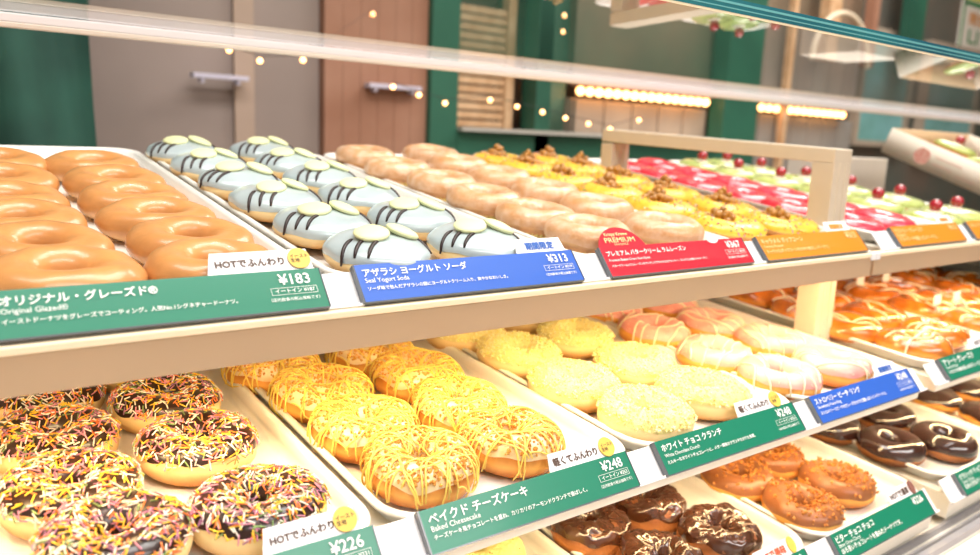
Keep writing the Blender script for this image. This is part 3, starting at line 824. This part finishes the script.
o = place(k_past, 1, 1.80, .76, 'orange glazed ring lying beside the cherry donut in the tilted box', group='donuts in the tilted box')
o.location = (1.85, .670, -.032); o.rotation_euler = (TB, 0, 1.4)
mb = MB(); mb.box(0, .20, 0, .14, 0, .15, 0); o = obj('carton', mb, M_carton, bevel=.002); o.location = (1.70, .95, -.165)
tag(o, 'plain pale carton standing upright behind the green donuts', 'carton')

# ------------------------------------------------------------------ lower front ledge
mb = MB(); mb.box(-.6, 2.3, .333, .40, -.455, -.440)
e = empty('front_ledge', (0, 0, 0)); obj('flat_board', mb, M_deck, e, bevel=.001)
mb = MB(); mb.box(-.6, 2.3, .334, .341, -.440, -.431); mb.box(-.6, 2.3, .346, .348, -.440, -.433); mb.box(-.6, 2.3, .357, .361, -.440, -.432); obj('glass_track', mb, M_post2, e, smooth=False)
tag(e, 'cream front ledge with a narrow metal track at lower right', 'ledge')
mb = MB(); mb.box(-.6, 2.3, -.05, .3325, -.50, -.441)
tag(obj('counter_top', mb, mat('pale_counter', 'EDE3DC', .35, var=.04, vscale=5), bevel=.002), 'pale customer counter in front of the case, lower right corner', 'counter')

mb = MB(); mb.box(-.6, 2.3, .0, 1.12, -1.10, -.505)
tag(obj('case_base', mb, M_deck), 'cream base cabinet under the display case', 'cabinet')

# ------------------------------------------------------------------ room and background
def struct(name, mb, m, smooth=False, bevel=0):
    o = obj(name, mb, m, smooth=smooth, bevel=bevel); o['kind'] = 'structure'; return o
M_wall = mat('taupe_wall', 'A09089', .7, col2='94857E', vscale=2.5)
M_wood = mat('red_brown_wood', 'A97E68', .55, col2='9B6D56', vscale=5)
M_gwall = mat('dark_green_paint', '2C6450', .5, col2='245443', vscale=3)
M_cloth = mat('dark_green_cloth', '28584A', .8, col2='1F463C', vscale=6)
M_ceil = mat('ceiling_paint', 'DDD6CC', .8)
M_floor = mat('floor_tile', 'A89888', .4, col2='98887A', vscale=3)
M_slat = mat('pale_slat_wood', 'D8B48E', .6, col2='C49A72', vscale=20)
M_beige = mat('beige_panel', 'B5A593', .6, col2='9E8F80', vscale=3)
M_grey = mat('grey_panel', '9A9690', .5, col2='87837E', vscale=3)
M_sill = mat('grey_sill', 'B9B6AE', .4)
M_teal = mat('teal_pane', '6FA8A4', .2, coat=.6, col2='7FBCC0', vscale=4)
FL, CE = -1.10, 1.9
m_ = MB(); m_.box(-2.5, 7.5, -3.2, 3.4, FL-.05, FL); struct('floor', m_, M_floor)
m_ = MB(); m_.box(-2.5, 7.5, -3.2, 3.4, CE, CE+.05); struct('ceiling', m_, M_ceil)
m_ = MB(); m_.box(-2.55, -2.5, -3.2, 3.4, FL, CE); struct('wall_left', m_, M_ceil)
m_ = MB(); m_.box(7.5, 7.55, -3.2, 3.4, FL, CE); struct('wall_right', m_, M_beige)
m_ = MB(); m_.box(-2.5, 7.5, -3.25, -3.2, FL, CE); struct('wall_front', m_, M_ceil)
m_ = MB(); m_.box(-2.5, 7.5, 3.4, 3.45, FL, CE); struct('wall_back', m_, M_beige)
# taupe wall section, then wood panel, then green framed window
m_ = MB(); m_.box(-1.2, 1.0, 2.2, 2.26, FL, CE)
tag(obj('partition', m_, M_wall, smooth=False), 'taupe partition wall behind the seal donuts', 'partition')
m_ = MB()
for k in range(6): m_.box(1.003+k*.0585, 1.003+k*.0585+.0572, 2.17, 2.2, FL, CE)
m_.box(1.003, 1.352, 2.2, 2.23, FL, CE)
tag(obj('wood_panel', m_, M_wood, smooth=False), 'reddish brown wood panel left of the green post', 'panel')
M_reflection = mat('pale_lilac_reflection', 'CFCBDD', .5)
def gpost(x0, x1, label, m=M_gwall, y=2.15):
    m_ = MB(); m_.box(x0, x1, y, y+.08, FL, CE); tag(obj('green_post', m_, m, smooth=False, bevel=.003), label, 'post', None)
for k, (x0, x1, z) in enumerate(((.62, .765, .118), (1.13, 1.31, .128))):  # pale solid bars with added brackets, standing in for reflections on the wall
    e = empty('reflection_bar', (x0, 2.13, z)); m_ = MB(); m_.box(0, x1-x0, 0, .035, 0, .012); obj('flat_board', m_, M_reflection, e, smooth=False)
    m_ = MB()
    for q in (.02, x1-x0-.03): m_.box(q, q+.008, .005, .035, -.012, 0)
    obj('added_bracket', m_, M_reflection, e, smooth=False)
    tag(e, ('pale lilac bar imitating a reflection on the taupe wall', 'pale lilac bar imitating a reflection on the reddish wood panel')[k], 'ledge')
m_ = MB(); m_.box(.745, .80, 2.185, 2.199, FL, CE); tag(obj('tan_reflection', m_, mat('tan_reflection_tone', 'B39C8C', .6), smooth=False), 'tan strip imitating a vertical reflection on the taupe wall', 'strip')  # pale vertical reflection put in as a tan coloured strip
gpost(1.356, 1.462, 'dark green post between wood panel and slatted shutter')
gpost(1.79, 1.86, 'narrow dark green post right of the slatted shutter')
gpost(2.84, 3.08, 'broad dark green post right of the glowing lamp row')
m_ = MB(); m_.box(1.462, 2.84, 2.15, 2.20, FL, .012)
tag(obj('low_wall', m_, M_gwall, smooth=False), 'dark green low wall behind the popcorn donuts', 'low wall')
m_ = MB(); m_.box(1.462, 2.84, 2.12, 2.22, .012, .024)
tag(obj('sill', m_, M_sill, smooth=False), 'grey sill on top of the dark green low wall', 'sill')
e = empty('slatted_shutter', (1.462, 2.24, .024))
for k in range(14):
    m_ = MB(); m_.box(0.004, .255, 0, .02, .004+k*.029, .004+k*.029+.022); obj('slat', m_, M_slat, e, smooth=False)
m_ = MB(); m_.box(.255, .29, -.01, .03, 0, .6); obj('stile', m_, M_slat, e, smooth=False)
tag(e, 'pale slatted wooden shutter above the grey sill', 'shutter')
m_ = MB(); m_.box(1.462, 1.79, 2.40, 2.42, FL, CE); tag(obj('dark_panel', m_, mat('dark_brown_panel', '5B4A3C', .6), smooth=False), 'dark panel behind the slatted shutter', 'panel')
m_ = MB(); m_.box(1.86, 2.06, 2.3, 2.32, FL, CE); tag(obj('partition', m_, mat('muted_green_panel', '4E6E5C', .5, col2='3F5E4E', vscale=4), smooth=False), 'muted green panel right of the slatted shutter', 'panel')
def cab(x0, x1, n, m, label):
    e = empty('wall_cabinet', (x0, 2.24, FL)); w = (x1-x0)/n
    m_ = MB(); m_.box(0, x1-x0, .02, .3, 0, .155-FL); obj('body', m_, m, e, smooth=False)
    for k in range(n):
        m_ = MB(); m_.box(k*w+.004, (k+1)*w-.004, 0, .018, .1, .15-FL); obj('door', m_, m, e, bevel=.003)
    tag(e, label, 'cabinet')
cab(2.06, 2.84, 5, M_beige, 'low beige panelled cabinet under the glowing lamp row')
cab(3.08, 4.05, 7, M_grey, 'grey ribbed cabinet right of the broad green post')
m_ = MB(); m_.box(2.06, 4.05, 2.26, 2.30, .22, CE); tag(obj('upper_panel', m_, mat('brown_upper_panel', '8F7560', .6, col2='6F6A58', vscale=2.2), smooth=False), 'brown mottled upper wall panel above the lamp row', 'panel')
m_ = MB(); m_.box(3.33, 3.36, 2.18, 2.21, FL, CE); tag(obj('pale_pole', m_, M_slat, smooth=False), 'pale thin vertical pole before the grey cabinet', 'pole')
# teal windows far right
for k, (x0, x1, z0, z1) in enumerate(((4.12, 4.62, .06, .62), (4.85, 5.5, .02, .62))):
    e = empty('far_window', (x0, 2.24, z0)); w = x1-x0; h = z1-z0
    m_ = MB(); m_.box(0, w, .02, .03, 0, h); obj('pane', m_, M_teal, e, smooth=False)
    m_ = MB(); m_.box(-.03, 0, 0, .05, -.03, h+.03); m_.box(w, w+.03, 0, .05, -.03, h+.03); m_.box(0, w, 0, .05, -.03, 0); m_.box(0, w, 0, .05, h, h+.03)
    obj('window_frame', m_, M_beige, e, smooth=False)
    tag(e, ('teal glazed window beyond the tilted donut box', 'teal window at the right picture edge')[k], 'window')
m_ = MB(); m_.box(4.05, 6.6, 2.3, 2.34, FL, CE); tag(obj('partition', m_, mat('dark_grey_wall', '6E6258', .6, col2='55605A', vscale=2.5), smooth=False), 'dark grey brown wall around the teal windows', 'partition')
# brown posts seen above the glass on the right
for k, x in enumerate((3.55, 3.95, 4.32)):
    m_ = MB(); m_.box(x, x+(.10, .05, .16)[k], 2.14, 2.19, .42, CE)
    tag(obj('hanging_panel', m_, (M_slat, M_wood, M_gwall)[k], smooth=False), ('pale tan hanging panel above the glass edge', 'narrow red brown hanging panel above the glass edge', 'green hanging panel beside the poster')[k], 'panel')
# arch mirror ring
mb = MB(); pts = [(3.59+.245*cos(a), 2.08, .40+.230*sin(a)) for a in [PI*k/24 for k in range(25)]]
mb.tube(pts, .013, 8, cap=False); tag(obj('arch_frame', mb, mat('pale_pink_ring', 'E6D3B8', .5)), 'pale round arch showing above the teal glass edge', 'arch')
# poster
e = empty('poster', (5.235, 2.288, .45)); e.scale = (1.117, 1, 1.117)
m_ = MB(); m_.box(0, .5, 0, .008, 0, .5); obj('sheet', m_, mat('poster_paper', 'ECE6DC', .6), e, smooth=False)
m_ = MB(); g = .022
m_.box(.012, .012+g, -.0015, 0, .01, .49); m_.box(.488-g, .488, -.0015, 0, .01, .49); m_.box(.012, .488, -.0015, 0, .41, .41+g); obj('border', m_, mat('poster_green', '1E8A4A', .5), e, smooth=False)
m_ = MB(); m_.box(0, .5, -.002, 0, .44, .5); obj('header', m_, mat('poster_yellow', 'D8D860', .5), e, smooth=False)
def ptxt(s, m, x, z, w, h):
    t = letters(s, m, e, x, 0, w=w, h=h, bold=.02, z=0); t.rotation_euler = (PI/2, 0, 0); t.location = (x, -.0025, z)
ptxt('LI', mat('poster_green_text', '2B8F55', .5), .110, .25, .125, .070)
ptxt('限定', M_txt_or, .100, .345, .20, .065)
ptxt('NEW', M_txt_rd, .100, .165, .20, .050)
tag(e, 'white poster with green border at the upper right corner', 'poster')
# green hanging cloth on the left
mb = MB(); NX, NZ = 60, 24; vs = []
for j in range(NZ+1):
    z = FL+.02+(CE-FL-.04)*j/NZ
    for i in range(NX+1):
        u = i/NX; x = -.75+u*1.06+(.03*max(0, .1-z)*u if z < .1 else 0)
        vs.append((x, 1.72+.035*sin(u*34+.6*sin(z*3))+.02*sin(u*13+z*4), z))
n1 = len(vs)
vs += [(x, y+.004, z) for x, y, z in vs]
W_ = NX+1
for j in range(NZ):
    for i in range(NX):
        a = j*W_+i; mb.f.append((a, a+1, a+W_+1, a+W_)); mb.f.append((a+n1, a+W_+n1, a+W_+1+n1, a+1+n1)); mb.m += [0, 0]
mb.v = [tuple(v) for v in vs]
tag(obj('curtain', mb, M_cloth), 'dark green folded curtain behind the glazed rings', 'curtain')

# glowing balls on added wires, standing in for lamp reflections
def glow_balls(pts, label, added_wire=True):
    e = empty('lamp_reflections', pts[0])
    o = Vector(pts[0])
    if added_wire:
        m_ = MB(); m_.tube([Vector(p)-o+Vector((0, 0, .012)) for p in pts], .0012, 5); obj('added_wire', m_, M_black, e)
    for p in pts:
        m_ = MB(); m_.ball(Vector(p)-o, .0065, n=12, m=8); obj('glow_ball', m_, M_glow_ball, e)
    tag(e, label, 'string lights')  # no real string lights: the balls and wire stand in for lamp reflections
glow_balls([(1.134, 2.0, .125), (1.221, 2.0, .108), (1.313, 2.0, .09), (1.48, 2, .109), (1.588, 2, .095), (1.696, 2, .083), (1.798, 2, .069), (1.906, 2, .054), (2.012, 2, .041), (2.156, 2, .078)], 'row of glowing balls for reflected lamps before the slatted shutter')
glow_balls([(.669, 2.0, .182), (.747, 2.0, .163), (.863, 2.0, .175), (1.067, 2.0, .316)], 'short row of glowing balls for reflected lamps before the taupe wall')
glow_balls([(1.766, 2.0, .345), (1.768, 2.0, .396)], 'pair of glowing balls for reflected lamps before the narrow green post')
def lamprow(x0, x1, z, n, label):
    e = empty('lamp_row', (x0, 2.18, z)); L = x1-x0
    m_ = MB(); m_.box(0, L, .0, .05, .018, .035); obj('mounting_bar', m_, M_wood, e, smooth=False)
    for k in range(n):
        m_ = MB(); m_.ball((L*(k+.5)/n, .02, 0), .016, n=10, m=6); obj('glow_ball', m_, M_glow_ball, e)
    tag(e, label, 'lamp row')
lamprow(2.02, 2.80, .178, 16, 'glowing row of golden bulbs left of the broad green post')
lamprow(2.86, 3.90, .178, 18, 'glowing row of golden bulbs right of the broad green post')

# ceiling lamps
def area(name, loc, rot, sx, sy, power, col):
    l = bpy.data.lights.new(name, 'AREA'); l.shape = 'RECTANGLE'; l.size = sx; l.size_y = sy; l.energy = power; l.color = col
    o = bpy.data.objects.new(name, l); COL.objects.link(o); o.location = loc; o.rotation_euler = rot; return o
area('ceiling_lamp_light', (.6, .3, CE-.03), (0, 0, 0), 2.6, .8, 66, (1, .97, .93))
area('ceiling_lamp_light', (3.2, 1.2, CE-.03), (0, 0, 0), 2.4, .8, 75, (1, .96, .9))
area('ceiling_lamp_light', (.8, -1.6, CE-.03), (0, 0, 0), 3.0, .8, 80, (1, .97, .94))
for k, (x, y) in enumerate(((.1, .5), (.5, .6), (.9, .5), (1.3, .6))):
    l = bpy.data.lights.new('spot', 'SPOT'); l.energy = 4; l.spot_size = rad(75); l.spot_blend = .6; l.shadow_soft_size = .05; l.color = (1, .95, .88)
    o = bpy.data.objects.new('ceiling_spot_light', l); COL.objects.link(o); o.location = (x, y, 1.3)
# shelf lamps: warm tubes behind the fascia and under the middle shelf
def led(x0, x1, y, z, power, label, col=(1, .72, .36)):
    e = empty('shelf_lamp', (x0, y, z)); L = x1-x0
    mb = MB(); mb.box(0, L, 0, .010, .0005, .004); obj('tube_housing', mb, M_white, e, smooth=False)
    tag(e, label, 'shelf lamp', 'lamps under the shelf fronts')
    area('shelf_lamp_light', ((x0+x1)/2, y+.005, z), (rad(-14), 0, 0), L, .008, power, col).rotation_euler = (rad(14), 0, 0)
led(-.28, .92, .487, -.152, 3.7, 'thin lamp tube hidden behind the left top shelf front')
led(.97, 1.9, .487, -.152, 2.3, 'thin lamp tube hidden behind the right top shelf front')
led(-.28, .92, .425, -.292, 2.2, 'thin lamp tube under the left middle shelf')
led(.97, 1.9, .425, -.292, 1.8, 'thin lamp tube under the right middle shelf')

w = bpy.data.worlds.new('World'); scene.world = w; w.use_nodes = True
w.node_tree.nodes['Background'].inputs[0].default_value = (1, .98, .95, 1)
w.node_tree.nodes['Background'].inputs[1].default_value = .6

# ------------------------------------------------------------------ camera
cam = bpy.data.cameras.new('Camera'); co = bpy.data.objects.new('Camera', cam); COL.objects.link(co)
cam.sensor_width = 36; cam.lens = 780/980*36; cam.clip_start = .01
R = Matrix(((.80215694, .07406279, -.59250228), (-.59568417, .16786757, -.78548128), (.04128699, .98302349, .17877416)))
co.matrix_world = R.to_4x4()
cam.dof.use_dof = True; cam.dof.focus_distance = .60; cam.dof.aperture_fstop = 5.6
scene.camera = co
scene.view_settings.view_transform = 'Standard'; scene.view_settings.look = 'None'
scene.view_settings.exposure = 0; scene.view_settings.gamma = 1; scene.view_settings.use_curve_mapping = False
